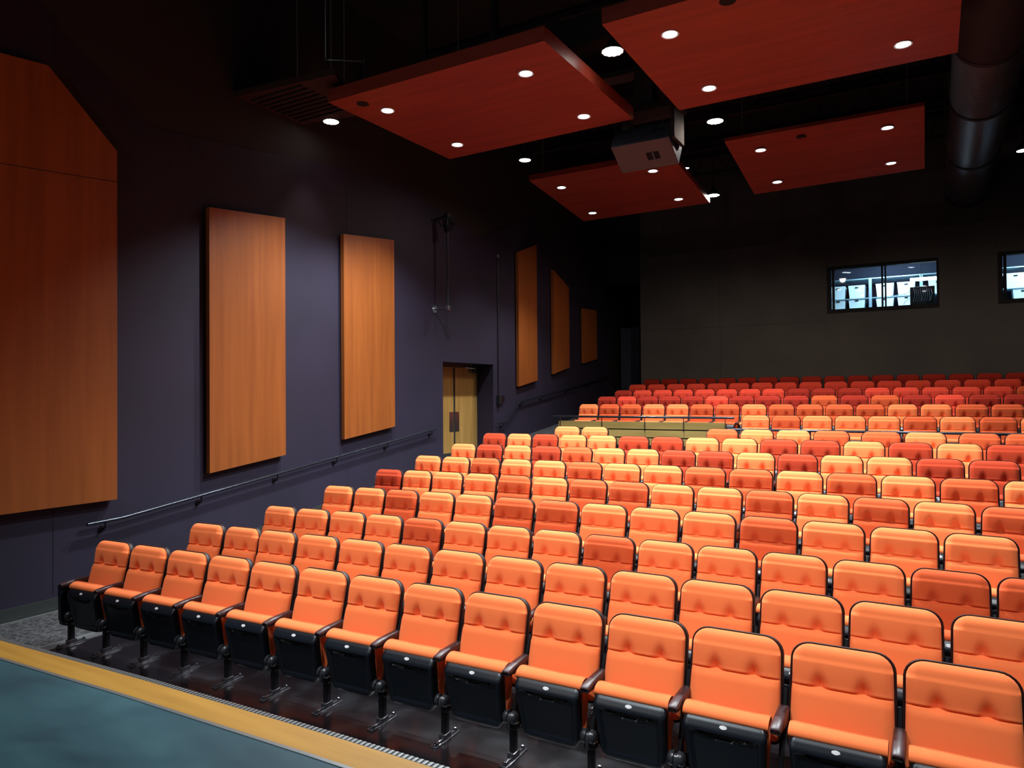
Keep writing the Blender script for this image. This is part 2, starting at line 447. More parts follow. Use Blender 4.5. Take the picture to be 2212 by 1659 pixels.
# storage shelving with white bins behind the glass
def bin_(x0, x1, z0, z1, label, y=23.6):
    t = thing('storage_bin', label, 'storage bin', ((x0 + x1) / 2, y, z0), 0, 'white bins in the projection room')
    w_, h_ = (x1 - x0) / 2, z1 - z0
    mb = MB()
    def ring(z, s, d): return [(-w_ * s, 0 + d, z), (w_ * s, 0 + d, z), (w_ * s, 0.5 - d, z), (-w_ * s, 0.5 - d, z)]
    mb.loft([ring(0, .86, .035), ring(h_ * .93, .98, 0.005), ring(h_ * .93, 1.0, 0), ring(h_, 1.0, 0), ring(h_ - .015, .93, .02), ring(.02, .83, .05)])
    mb.build('bin_body', M['bin'], t)
    MB().box((-0.045, -0.004, h_ * .78), (0.045, 0.012, h_ * .78 + .032)).build('hand_hole', M['pan'], t)
POSN = ['leftmost', 'second from the left', 'third from the left', 'fourth from the left', 'rightmost']
for i, (a, b) in enumerate(((-2.62, -2.22), (-2.14, -1.69), (-1.41, -0.94), (-0.86, -0.40), (-0.08, 0.38))):
    bin_(a, b, 5.255, 5.63, 'white storage bin on the upper shelf behind the left window, %s' % POSN[i])
    if i < 4: bin_(a, b, 4.945, 5.222, 'white storage bin below the shelf behind the left window, %s' % POSN[i])
for i, (a, b) in enumerate(((1.22, 1.68), (1.72, 2.2), (2.3, 2.78), (2.9, 3.38))):
    bin_(a, b, 5.255, 5.65, 'white storage bin on the upper shelf behind the right window, %s' % POSN[i])
bin_(1.89, 2.35, 4.90, 5.21, 'white storage bin hanging below the shelf behind the right window')
for x0, x1, nm in ((-2.95, 0.75, 'left'), (1.1, 4.2, 'right')):
    t = thing('storage_rack', 'pale metal storage rack behind the %s window' % nm, 'rack', (0, 0, 3.4))
    for z in (1.515, 1.82, 2.39):
        MB().box((x0, 23.58, z), (x1, 24.15, z + 0.028)).build('shelf', M['shelf'], t)
    for x in (x0, -1.59, -0.29, x1 - .08) if nm == 'left' else (x0, 2.22, x1 - .08):
        MB().box((x, 23.56, 0), (x + 0.08, 23.60, 2.42)).build('upright', M['shelf'], t)
t = thing('equipment_rack', 'black equipment rack with dangling cables behind the left window', 'equipment rack', (-0.215, 22.3, 3.4))
MB().box((-0.29, 0, 0), (0.29, 0.5, 1.9), bev=.01).build('rack_body', M['pan'], t)
c = MB()
for k in range(9):
    x = -.2 + .05 * k
    c.tube([(x, -.02, 1.86 - .02 * (k % 3)), (x + .03, -.05, 1.70 - .05 * (k % 4)), (x - .02, -.03, 1.5)], 0.006, 6)
c.tube([(-.29, .0, 1.8), (-.4, -.05, 1.72), (-.75, 0, 1.70)], 0.008, 6); c.tube([(-.3, .0, 1.6), (-.42, -.02, 1.5), (-.45, 0, 1.4)], 0.008, 6)
c.build('cable', M['shelf'], t)
t = thing('work_light', 'lit white tray lamp hanging above the equipment rack', 'light', (0.06, 22.45, 5.49))
MB().box((-0.56, -0.15, 0), (0.56, 0.15, 0.055), bev=.015).build('light_tray', M['tube'], t)
MB().tube([(-0.3, 0, 0.05), (-0.3, 0, 1.11)], .008, 6).tube([(0.3, 0, 0.05), (0.3, 0, 1.11)], .008, 6).build('hanger', M['groove'], t)
tag(MB().box((-2.95, 22.0, 6.35), (0.9, 22.05, 6.4)).build('ceiling_pipe', M['shelf']), 'pale pipe under the projection room ceiling', 'pipe')

# navy door at the end of the rear corridor
d3 = MB().box((-8.95, 22.6, 2.12), (-8.30, 22.66, 4.66)).build('door_2', M['bluedoor']); d3['kind'] = 'structure'

# double door in the left wall
dd = MB().box((-9.46, 12.50, 3.12), (-9.36, 14.50, 3.20)).box((-9.46, 14.505, 0.9), (-9.36, 14.55, 3.2)).box((-9.46, 12.43, 0.9), (-9.36, 12.48, 3.2)).build('door_1', M['base']); dd['kind'] = 'structure'
for y0, y1 in ((12.50, 13.535), (13.55, 14.50)):
    lf = MB().box((-9.44, y0, 0.92), (-9.395, y1, 3.12), bev=.002).build('door_leaf', M['dooroak'], dd)
    ym = 13.43 if y0 < 13 else 13.655
    MB().box((-9.395, ym - .08, 1.66), (-9.391, ym + .08, 2.11)).build('push_plate', M['chrome'], lf)
    MB().box((-9.395, y0 + .02, 0.93), (-9.391, y1 - .02, 1.19)).build('kick_plate', M['base'], lf)
    MB().box((-9.395, y0 + .002 if y0 > 13 else y1 - .014, 0.93), (-9.38, y0 + .014 if y0 > 13 else y1 - .002, 3.1)).build('meeting_strip', M['base'], lf)
cl = MB().box((-9.395, 14.14, 3.0), (-9.33, 14.44, 3.07), bev=.008).tube([(-9.36, 14.35, 3.08), (-9.2, 14.1, 3.1)], .012, 8).tube([(-9.2, 14.1, 3.1), (-9.38, 13.95, 3.13)], .012, 8)
cl.build('door_closer', M['chrome'], dd)

# ================================================================== WALL PANELS
def wood_panel(poly, label):
    th = 0.075
    cy = sum(p[0] for p in poly) / len(poly); z0 = min(p[1] for p in poly)
    t = thing('acoustic_wall_panel', label, 'wall panel', (WX + 0.03, cy, z0), 0, 'maple panels along the left wall')
    mb = MB().prism(poly, lambda p: (0, p[0] - cy, p[1] - z0), lambda p: (th, p[0] - cy, p[1] - z0))
    mb.build('panel_board', M['maple'], t)
    s = [(cy + (p[0] - cy) * .9, z0 + 0.05 + (p[1] - z0) * .95) for p in poly]
    MB().prism(s, lambda p: (-0.03, p[0] - cy, p[1] - z0), lambda p: (0.0, p[0] - cy, p[1] - z0)).build('mounting_frame', M['black2'], t)
    return t
p1 = wood_panel([(1.3, 1.22), (5.36, 1.226), (5.36, 5.595), (4.54, 6.363), (1.3, 6.0)], 'very large maple panel with one cut corner, nearest the stage on the left wall')
MB().hexa([(0.0745, -2.0, 3.63), (0.0765, -2.0, 3.63), (0.0765, 2.21, 4.022), (0.0745, 2.21, 4.022)], [(0.0745, -2.0, 3.638), (0.0765, -2.0, 3.638), (0.0765, 2.21, 4.03), (0.0745, 2.21, 4.03)]).build('joint', M['groove'], p1)
wood_panel([(6.70, 1.417), (8.09, 1.572), (8.09, 5.317), (6.70, 5.186)], 'tall bright maple panel above the start of the handrail, second from the stage')
wood_panel([(9.41, 1.738), (10.775, 1.905), (10.775, 5.452), (9.41, 5.313)], 'maple panel left of the wall-mounted pipe, third from the stage')
wood_panel([(15.55, 2.687), (16.525, 2.848), (16.525, 6.366), (15.55, 6.02)], 'narrow maple panel with rising top just beyond the double door')
wood_panel([(17.46, 3.035), (18.44, 3.237), (18.44, 5.49), (17.46, 5.858)], 'narrow maple panel with steeply falling top, second beyond the double door')
wood_panel([(19.40, 3.386), (20.376, 3.545), (20.376, 5.032), (19.40, 4.993)], 'smallest squat maple panel near the rear corridor')

# ================================================================== HANDRAILS
def wall_rail(pts, brackets, label):
    t = thing('handrail', label, 'handrail', (WX, pts[0][0], pts[0][1] - 0.9), 0, 'handrails on the left wall')
    o = Vector(t.location)
    mb = MB().tube([Vector((WX + 0.085, y, z)) - o for y, z in pts], 0.021, 12)
    mb.build('rail_tube', M['rail'], t, True)
    for y, z in brackets:
        b = MB().lathe([(0.0, 0), (0.038, 0), (0.038, 0.01), (0.0, 0.012)], Vector((WX, y, z - 0.10)) - o, 14, 'x')
        b.tube([Vector((WX + 0.005, y, z - .10)) - o, Vector((WX + 0.06, y, z - .10)) - o, Vector((WX + 0.085, y, z - .07)) - o, Vector((WX + 0.085, y, z - .02)) - o], 0.011, 8)
        b.build('bracket', M['steel'], t, True)
def zr(y): return 0.981 + (y - 5.452) * (1.80 - 0.981) / (12.117 - 5.452)
wall_rail([(5.0, 0.965), (5.40, 0.978), (5.55, zr(5.55)), (12.12, 1.80)], [(5.22, 0.972)] + [(y, zr(y)) for y in (6.58, 7.94, 9.24, 10.58, 11.97)], 'long dark steel handrail rising beside the left ends of the front rows')
def zr2(y): return 2.308 + (y - 15.606) * 0.125
wall_rail([(14.6, 1.808), (14.95, 1.83), (15.606, 2.308), (21.3, zr2(21.3))], [(14.80, 1.82), (15.75, zr2(15.75)), (16.83, zr2(16.83)), (18.32, zr2(18.32)), (19.8, zr2(19.8))], 'dark handrail with a steep kink, starting just right of the double door')

# wall-mounted vertical pipe boom and its cables
t = thing('pipe_boom', 'black vertical lighting pipe held off the left wall by two arms', 'pipe', (WX, 12.19, 4.26))
MB().tube([(0.35, 0, -0.03), (0.35, 0, 1.93)], 0.024, 12).build('upright_pipe', M['pipe'], t, True)
a = MB().tube([(0.0, 0, 0.02), (0.37, 0, 0.02)], 0.028, 12).lathe([(0, 0), (.085, 0), (.085, .015), (0, .016)], (0, 0, .02), 18, 'x').box((.30, -.045, -.03), (.40, .045, .07), bev=.01)
a.build('lower_arm', M['chrome'], t, True)
a = MB().tube([(0.0, 0, 1.86), (0.37, 0, 1.93)], 0.028, 12).lathe([(0, 0), (.085, 0), (.085, .015), (0, .016)], (0, 0, 1.86), 18, 'x').box((.30, -.045, 1.87), (.40, .045, 1.97), bev=.01)
a.build('upper_arm', M['pipe'], t, True)
c = MB()
for k in range(5):
    pts = [(0.35 + (0.07 + .008 * k) * cos(q * PI / 6), 0.03 * k - .05 + .02 * sin(q), 1.72 + (0.16 - .015 * k) * sin(q * PI / 6)) for q in range(13)]
    c.tube(pts, 0.009, 6)
c.tube([(.1, .03, 1.84), (.16, .06, 1.74), (.26, .04, 1.76), (.35, .03, 1.86)], .012, 6)
c.build('cable_coil', M['steel'], t, True)
t = thing('electrical_conduit', 'thin black conduit running down to a switch box right of the double door', 'conduit', (WX, 14.71, 2.32))
MB().tube([(0.022, 0, 0.1), (0.022, 0, 3.42)], 0.013, 8).build('conduit_tube', M['pipe'], t, True)
MB().box((0, -0.07, -0.06), (0.09, 0.05, 0.16), bev=.008).build('junction_box', M['pipe'], t)
MB().box((0, 0.06, -0.01), (0.06, 0.22, 0.15), bev=.006).build('switch_box', M['pan'], t)
MB().box((0, -0.06, 3.42), (0.07, 0.03, 3.50), bev=.006).build('top_fitting', M['chrome'], t)

# ================================================================== CEILING CLOUDS
def cloud(corners, th, label, cans, hole, rods, power=CAN_E):
    """corners: bottom corners fl, bl, br, fr (x, y, z)"""
    cx_ = sum(c[0] for c in corners) / 4; cy_ = sum(c[1] for c in corners) / 4; cz_ = sum(c[2] for c in corners) / 4
    t = thing('ceiling_cloud', label, 'ceiling panel', (cx_, cy_, cz_), 0, 'suspended cherry wood ceiling panels')
    L = [Vector(c) - Vector((cx_, cy_, cz_)) for c in corners]
    MB().hexa(L, [v + Vector((0, 0, th)) for v in L]).build('panel', M['cherry'], t)
    fz = L[0].z; bz = L[1].z; fy = L[0].y; by = L[1].y
    def zat(y): return fz + (bz - fz) * (y - fy) / (by - fy)
    for x, y in cans:
        x -= cx_; y -= cy_; z = zat(y)
        f = MB().lathe([(0.072, 0.004), (0.105, 0.0), (0.108, -0.008), (0.100, -0.014), (0.074, -0.006)], (x, y, z), 28).build('light_trim', M['trim'], t, True)
        g = MB().lathe([(0.0, 0.002), (0.082, 0.002), (0.082, -0.009), (0.06, -0.015), (0.0, -0.018)], (x, y, z), 28).build('light_lens', M['canlens'], f, True)
        l_ = lamp('SPOT', 'downlight_beam', (cx_ + x, cy_ + y, cz_ + z - 0.05), power, COOL, (cx_ + x, cy_ + y, 0), 0.07, 118 if power == CAN_E else 100, 0.6)
    if hole:
        x, y = hole[0] - cx_, hole[1] - cy_
        MB().lathe([(0.0, 0.0), (0.085, 0.0), (0.09, -0.006), (0.07, -0.008), (0.0, -0.004)], (x, y, zat(y)), 24).build('blank_cover', M['groove'], t, True)
    for x, y in rods:
        MB().tube([(x - cx_, y - cy_, zat(y - cy_) + th), (x - cx_ , y - cy_, 9.5 - cz_)], 0.006, 6).build('hanging_cable', M['wire'], t)
    return t
H = 4.2
def at(xz, yz, h): return (xz * h, yz * h, h + EYE)
cloud([at(-1.770, 1.813, H), at(-1.762, 2.52, H), at(-0.932, 2.50, H), at(-0.939, 1.813, H)], 0.185, 'cherry ceiling panel with four lights hanging nearest the left wall, front row',
      [(x * H, y * H) for x, y in ((-1.642, 1.971), (-1.084, 1.966), (-1.075, 2.38), (-1.631, 2.386))], (-1.677 * H, 1.883 * H), [(-7.25, 7.75), (-5.25, 7.72)])
cloud([at(-0.763, 1.813, H), at(-0.763, 2.508, H), at(0.077, 2.508, H), at(0.077, 1.813, H)], 0.185, 'large red cherry ceiling panel at the upper right edge of the view',
      [(x * H, y * H) for x, y in ((-0.62, 1.958), (-0.622, 2.374), (-0.061, 2.364), (-0.061, 1.958))], (-0.44 * H, 1.869 * H), [(-3.0, 7.8), (0.1, 7.8)])
c0, c1 = 4.45, 4.152
cloud([(-1.623 * c0, 2.967 * c0, c0 + EYE), (-1.74 * c1, 3.838 * c1, c1 + EYE), (-1.004 * c1, 3.82 * c1, c1 + EYE), (-0.94 * c0, 2.967 * c0, c0 + EYE)], 0.11, 'smaller cherry ceiling panel behind the projector, tilted down to the rear',
      [(-1.541 * 4.39, 3.143 * 4.39), (-1.077 * 4.39, 3.13 * 4.39), (-1.117 * 4.23, 3.64 * 4.23), (-1.605 * 4.23, 3.658 * 4.23)], None, [(-7.0, 13.4), (-4.4, 13.4)], CAN_REAR_E)
d0, d1 = 4.50, 4.15
cloud([(-0.706 * d0, 2.916 * d0, d0 + EYE), (-0.767 * d1, 3.776 * d1, d1 + EYE), (-0.019 * d1, 3.745 * d1, d1 + EYE), (-0.012 * d0, 2.916 * d0, d0 + EYE)], 0.06, 'cherry ceiling panel left of the round duct, tilted down to the rear',
      [(-0.601 * 4.43, 3.089 * 4.43), (-0.136 * 4.43, 3.082 * 4.43), (-0.145 * 4.23, 3.573 * 4.23), (-0.625 * 4.23, 3.593 * 4.23)], (-0.433 * 4.45, 3.022 * 4.45), [(-2.9, 13.3), (-0.3, 13.3)], CAN_REAR_E)

# pendant LED lamps between the clouds
def pendant(x, y, z, r, label):
    t = thing('pendant_lamp', label, 'lamp', (x, y, z), 0, 'multi-LED lamps between the ceiling panels')
    MB().lathe([(0.0, 0.16), (0.04, 0.16), (0.06, 0.13), (r * .8, 0.05), (r + .012, 0.012), (r + .012, -0.004), (r, -0.004), (r, 0.006), (0.0, 0.006)], (0, 0, 0), 24).build('lamp_housing', M['pan'], t, True)
    led = MB()
    pts = [(0, 0)] + [(r * .42 * cos(a * PI / 3), r * .42 * sin(a * PI / 3)) for a in range(6)] + [(r * .8 * cos(a * PI / 6 + .2), r * .8 * sin(a * PI / 6 + .2)) for a in range(12)]
    for px, py in pts: led.lathe([(0.0, 0.004), (r * .19, 0.004), (r * .19, -0.003), (r * .1, -0.008), (0, -0.009)], (px, py, 0), 10)
    led.build('led_cluster', M['ledlens'], t, True)
    MB().tube([(0, 0, 0.16), (0, 0, 9.5 - z)], 0.012, 8).build('stem', M['pipe'], t)
    lamp('SPOT', 'pendant_beam', (x, y, z - 0.04), LED_E * (r / 0.13) ** 2 * (2.6 if y > 15 else (0.5 if x < -8 else 1.0)), WARM, (x, y, 0), 0.1, 176 if y > 11 else (64 if x < -8 else 110), 0.6)
pz = 4.45
for (ax, ay, zz, r, lb) in ((-1.887, 1.947, 4.45, .125, 'round multi-LED lamp nearest the left wall'), (-0.797, 1.972, 4.45, .14, 'largest bright multi-LED lamp in the gap between the two front ceiling panels'),
                        (-1.495, 2.698, 4.45, .11, 'multi-LED lamp left of the projector, behind the left front ceiling panel'), (-0.681, 2.678, 4.45, .13, 'multi-LED lamp right of the projector'),
                        (-0.95, 3.683, 4.35, .13, 'multi-LED lamp at the lower right corner of the panel behind the projector'), (-0.935, 3.17, 4.6, .05, 'tiny round lamp just right of the projector'),
                        (0.34, 3.68, 4.45, .11, 'multi-LED lamp at the right edge beyond the round duct')):
    pendant(ax * zz, ay * zz, zz + EYE, r, lb)

# projector hanging in the gap between the panels, pitched towards the stage
PO = Vector((-3.885, 10.67, 3.89 + EYE))
pitch = math.atan2(0.27, 0.45)
t = thing('projector', 'grey boxy ceiling projector pitched down toward the stage', 'projector', PO)
Mx = Matrix.Rotation(-pitch, 4, 'X')
Wp, Dp, Hp = 0.95, 0.565, 0.362
x0, x1 = -0.478, 0.472
MB().box((x0, 0.004, 0.006), (x1, Dp, Hp), Mx, bev=.006).build('projector_body', M['proj'], t)
MB().box((x0 + .01, 0.01, -0.002), (x1 - .01, Dp - .01, 0.006), Mx).build('face_plate', M['projface'], t)
lz = MB().box((0.03, .23, -0.006), (.12, .38, -.001), Mx, bev=.002)
lz.build('lens_window', M['groove'], t)
MB().box((0.155, .23, -0.006), (.235, .38, -.001), Mx, bev=.002).build('lens_window', M['groove'], t)
MB().box((0.125, .23, -0.012), (.15, .38, -.001), Mx, bev=.002).build('lens_shutter', M['proj'], t)
v = MB()
for k in range(6): v.box((0.17 + .035 * k, -0.004, 0.17), (.19 + .035 * k, 0.004, .24), Mx)
v.build('connector_panel', M['groove'], t)
g = MB().tube([Mx @ Vector((x1 + .006, .16, .34)), Mx @ Vector((x1 + .006, .30, .14)), Mx @ Vector((x1 + .006, .38, .12)), Mx @ Vector((x1 + .006, .42, .17))], .011, 8)
g.build('side_slot', M['groove'], t)
MB().tube([Mx @ Vector((.16, 0, .2)), Vector((-.05, -.1, .62)), Vector((-.05, -.05, 1.0))], .006, 6).build('cable', M['pipe'], t)
mnt = MB().box((x0 + .12, .12, .52), (x1 + .1, .62, .62), bev=.01).box((x0 + .12, .12, .30), (x0 + .16, .62, .55)).box((x1 + .01, .05, .0), (x1 + .07, .56, .56), bev=.01).box((-.15, .2, .62), (.15, .5, 1.2)).box((-.05, .3, 1.2), (.05, .4, 9.5 - PO.z))
mnt.build('ceiling_mount', M['black'], t)

# ================================================================== DUCT, BEAMS, PIPES
t = thing('round_duct', 'large round spiral metal air duct running to the rear wall', 'duct', (0.79, 16.5, 7.55))
MB().tube([(0, y, 0) for y in (-4.4, -2.4, -2.2, 1, 2, 4.8)], 0.475, 48).build('duct_tube', M['duct'], t, True)
sp = MB()
for k in range(44):
    y = -4.4 + k * 0.055
    sp.lathe([(0.474, -.006), (0.481, -.003), (0.481, .003), (0.474, .006)], (0, y, 0), 48, 'y')
sp.build('spiral_seam', M['duct'], t, True)
MB().tube([(0, -7.5, 0), (0, -4.38, 0)], 0.482, 48).build('dark_section', M['ductband'], t, True)  # near length of the duct, darker than the rest
for y in (-4.35, -1.95, 1.2, 4.75):
    MB().lathe([(0.474, -.055), (0.492, -.05), (0.492, .05), (0.474, .055)], (0, y, 0), 48, 'y').build('duct_band', M['ductband'], t, True)
for y in (-1.95, 1.2):
    for s in (-1, 1): MB().tube([(s * .49, y, 0), (s * .49, y, 1.95)], .008, 6).build('hanger_strap', M['wire'], t)
BM = [(11.9, 8.5, 'nearest the projector'), (13.9, 8.5, 'second from the projector'), (15.9, 8.5, 'above the tilted panels'), (17.9, 8.5, 'second from the rear wall'), (19.9, 8.5, 'nearest the rear wall')]
for y, z, lb in BM:
    t = thing('roof_truss', 'black open-web roof truss under the dark ceiling, %s' % lb, 'roof truss', (0, y, z), 0, 'roof trusses')
    MB().box((-8.9, -.05, 0), (8.85, .05, .08)).build('bottom_chord', M['black'], t)
    MB().box((-8.9, -.05, .86), (8.85, .05, .94)).build('top_chord', M['black'], t)
    wv = MB()
    for k in range(22):
        xa = -8.8 + k * .8
        wv.tube([(xa, 0, .06), (xa + .4, 0, .88)], .018, 6); wv.tube([(xa + .4, 0, .88), (xa + .8, 0, .06)], .018, 6)
    wv.build('web', M['black'], t)
for y, x0_, x1_, lb in ((9.9, -8.85, 8.85, 'above the front ceiling panels'), (11.2, -8.85, 8.85, 'crossing behind the projector')):
    MBo = MB().box((x0_, y, 7.75), (x1_, y + .3, 8.2)).build('steel_beam', M['black'])
    tag(MBo, 'wide dark steel beam crossing the room %s' % lb, 'beam', 'steel beams')
t = thing('ceiling_heater', 'dark louvred box hanging from the ceiling behind the large right panel', 'vent', (-1.9, 12.4, 7.55))
MB().box((-.5, -.25, 0), (.5, .25, .45), bev=.01).build('vent_housing', M['proj'], t)
lv = MB()
for k in range(7): lv.box((-.45, -.2 + k * .06, -.012), (.45, -.18 + k * .06, .0))
lv.build('louvres', M['groove'], t)
MB().box((-.02, -.02, .45), (.02, .02, 1.95)).build('hanger', M['pipe'], t)
# pipes and cables at the upper left
t = thing('sprinkler_pipe', 'thin dark pipe dropping and turning level beside the left front ceiling panel', 'pipe', (-7.75, 7.90, 7.5))
MB().tube([(0, 0, 2.0), (0, 0, 0), (0.45, .33, 0.0), (.45, .33, -.3)], .02, 8).build('pipe_run', M['duct'], t, True)
MB().lathe([(.03, -.03), (.03, .03), (0, .03)], (0, 0, 0), 10).lathe([(.03, -.03), (.03, .03), (0, .03)], (.45, .33, 0), 10).build('elbow', M['duct'], t)
for x, y, r, lb in ((-6.9, 9.2, .05, 'left of the two'), (-5.6, 9.2, .06, 'right of the two')):
    tag(MB().tube([(x, y, 6.9), (x, y, 9.5)], r, 10).build('hanging_pole', M['black'], None, True), 'dark hanging pole above the left front ceiling panel, %s' % lb, 'pole', 'hanging poles')
# slatted wooden lid hung high against the left wall
t = thing('slatted_ceiling_panel', 'unlit slatted wooden ceiling panel hanging high beside the left wall', 'ceiling panel', (-8.0, 7.95, 6.95))
def q4(z): return [(-.9, -.75, z), (.89, -.54, z), (.17, .76, z), (-.9, .55, z)]
MB().hexa(q4(0), q4(.09)).build('board', M['dimwood'], t)
sl = MB()
for k in range(9): sl.box((-.8, -.55 + .12 * k, -.02), (.25, -.52 + .12 * k, 0))
sl.build('slats', M['groove'], t)
MB().tube([(-.4, 0, .07), (-.4, 0, 2.35)], .008, 6).tube([(.3, 0, .07), (.3, 0, 2.5)], .008, 6).build('hanger', M['wire'], t)

# ================================================================== PARAPET AND GUARD RAILS
t = thing('wooden_parapet', 'low oak slatted parapet with a dark top rail in front of the rear block', 'parapet', (-5.41, 14.55, 0.88))
xs = [-1.85, -0.80, 0.17, 1.00, 1.85]
for a, b in zip(xs[:-1], xs[1:]):
    for z0, z1 in ((.865, 1.015), (.695, .840), (.525, .670)):
        MB().box((a + .003, 0, z0), (b - .003, .022, z1), bev=.002).build('board', M['oak'], t)
MB().box((-1.85, .024, 0), (1.85, .06, 1.0)).build('backing', M['black2'], t)
MB().box((-1.85, .0, 0), (1.85, .022, .50)).build('kick_board', M['pan'], t)
MB().tube([(-1.97, -.02, 1.115), (2.02, -.02, 1.115)], .022, 12).build('top_rail', M['rail'], t, True)
for x in (-1.80, -0.80, 0.17, 1.0, 1.84): MB().box((x - .006, -.03, .82), (x + .006, -.01, 1.10)).build('rail_post', M['rail'], t)
t = thing('guard_rail', 'long dark steel guard rail in front of the tenth row', 'guard rail', (-3.3, 13.78, 0.88))
MB().tube([(-.05, 0, .925), (5.8, 0, .925)], .022, 12).build('rail_tube', M['rail'], t, True)
MB().tube([(-.05, 0, .50), (5.8, 0, .50)], .014, 10).build('lower_rail', M['rail'], t, True)
for x in (0, 1.4, 2.8, 4.2, 5.6): MB().tube([(x, 0, 0), (x, 0, .92)], .018, 10).build('rail_post', M['rail'], t, True)
MB().box((5.7, -.02, 0), (5.72, .02, .2)).build('end_bracket', M['steel'], t)

# ================================================================== SEATS
LEAN = rad(15.5)
UPV = Vector((0, sin(LEAN), cos(LEAN)))
NRM = Vector((0, -cos(LEAN), sin(LEAN)))
BL = 0.58                        # length of the back cushion along its slope
PITCH = 0.56
def gauss(x, s): return math.exp(-(x / s) ** 2)
def sstep(x): x = max(0.0, min(1.0, x)); return x * x * (3 - 2 * x)

def half_width(d_top, d_bot, wt, wb, rt, rbm, L):
    """half width of a rounded trapezoid at distance d_top from its top"""
    w_ = wt + (wb - wt) * (d_top / L)
    if d_top < rt: w_ -= rt - math.sqrt(max(0, rt * rt - (rt - d_top) ** 2))
    if d_bot < rbm: w_ -= rbm - math.sqrt(max(0, rbm * rbm - (rbm - d_bot) ** 2))
    return w_

def rows_for(L, rt, rbm, n):
    ds = set()
    for k in range(7): ds.add(rt * (1 - cos(k / 6 * PI / 2)))
    for k in range(5): ds.add(L - rbm * (1 - cos(k / 4 * PI / 2)))
    for k in range(n + 1): ds.add(rt + (L - rt - rbm) * k / n)
    return sorted(ds)

def relief(origin, up, nrm, L, wt, wb, rt, rbm, nx, ny, height, back, extra=()):
    """closed cushion: displaced front, plain sides, flat back"""
    mb = MB()
    ds = rows_for(L, rt, rbm, ny)
    ds = sorted([d for d in ds if all(abs(d - e) > 0.004 for e in extra)] + list(extra))
    front = []; rear = []
    for d in ds:
        hw = half_width(d, L - d, wt, wb, rt, rbm, L)
        for i in range(nx + 1):
            s = i / nx * 2 - 1
            s = math.copysign(1 - (1 - abs(s)) ** 1.25, s)
            x = s * hw
            p = origin - up * d
            edge = min(hw - abs(x), d, L - d)
            front.append(p + Vector((x, 0, 0)) + nrm * height(x, d, edge, hw))
            rear.append(p + Vector((x, 0, 0)) - nrm * back)
    nr = len(ds); N = nx + 1
    fs = []
    for r in range(nr - 1):
        for i in range(nx):
            a = r * N + i
            fs.append((a, a + 1, a + N + 1, a + N))
            b = a + nr * N
            fs.append((b + N, b + N + 1, b + 1, b))
    m = nr * N
    for r in range(nr - 1):
        for i in (0, nx):
            a = r * N + i
            fs.append((a, a + N, a + N + m, a + m))
    for i in range(nx):
        for r in (0, nr - 1):
            a = r * N + i
            fs.append((a, a + 1, a + 1 + m, a + m))
    mb.add(front + rear, fs)
    return mb

CREASE = 0.235
def back_height(x, d, edge, hw):
    e = min(edge / 0.055, 1)
    rim = 0.62 + 0.38 * math.sin(PI / 2 * e) ** 0.9
    if edge < 0.006: rim *= 0.86 + 0.14 * edge / 0.006
    # the head section swells, then turns under towards the seam; the lumbar section starts proud of it
    cr = CREASE
    if d < cr:
        t_ = d / cr
        prof_ = 0.066 + 0.018 * math.sin(PI * min(1, t_ + 0.10) ** 0.9)
    else:
        t_ = (d - cr) / (BL - cr)
        prof_ = 0.062 + 0.015 * sstep(t_ / 0.14) + 0.004 * math.sin(PI * min(1, t_)) - 0.012 * t_
    h = prof_ - 0.010 * gauss(d - cr, 0.006)
    for s in (-1, 1):
        q = x - s * 0.108
        if d < cr:
            u_ = cr - d
            h -= 0.047 * gauss(q, max(0.020, 0.034 - 0.14 * u_)) * gauss(u_, 0.064)
        else: h -= 0.030 * gauss(q, 0.038) * gauss(d - cr, 0.016)
    return max(0.019, h * rim)

def pan_height(x, d, edge, hw):
    L = 0.405
    h = 0.0
    if edge < 0.012: h -= 0.012 * (1 - edge / 0.012)
    h -= 0.034 * (1 - sstep(d / 0.055))                  # chamfer facing up along the top
    inner = min(hw - abs(x) - 0.030, d - 0.058, L - d - 0.035)
    if inner > 0: h -= 0.010 * sstep(inner / 0.010)
    # finger recess shaped like a smile
    yb = 0.104 - 0.028 * (x / 0.15) ** 2
    if abs(x) < 0.155 and 0.070 < d < yb: h -= 0.018 * sstep((d - 0.066) / 0.008) * sstep((0.155 - abs(x)) / 0.01)
    return h

def outline(wt, wb, rt, rbm, L):
    pts = []
    ds = rows_for(L, rt, rbm, 6)
    for d in ds: pts.append((half_width(d, L - d, wt, wb, rt, rbm, L), d))
    for d in reversed(ds): pts.append((-half_width(d, L - d, wt, wb, rt, rbm, L), d))
    out = []
    for p in pts:
        if not out or (abs(out[-1][0] - p[0]) + abs(out[-1][1] - p[1])) > 1e-5: out.append(p)
    return out

TOP = Vector((0, -0.004, 0.995))
def shell_mesh():
    mb = MB()
    o0 = TOP + UPV * 0.010
    L = BL + 0.03
    big = outline(0.2625, 0.272, 0.100, 0.05, L)
    def ring(sc, off):
        return [o0 - UPV * (L / 2 + (d - L / 2) * sc[1]) + Vector((x * sc[0], 0, 0)) + NRM * off for x, d in big]
    mb.loft([ring((.950, .965), 0.008), ring((.965, .980), 0.030), ring((.985, .99), 0.034), ring((1, 1), 0.024), ring((1, 1), -0.008), ring((.97, .98), -0.020), ring((.90, .93), -0.027)], cap=False)
    n = len(big)
    c0 = len(mb.v) - n
    mb.f.append(tuple(range(c0, c0 + n)))
    mb.f.append(tuple(range(n - 1, -1, -1)))
    return mb.mesh('back_shell', True, 50)

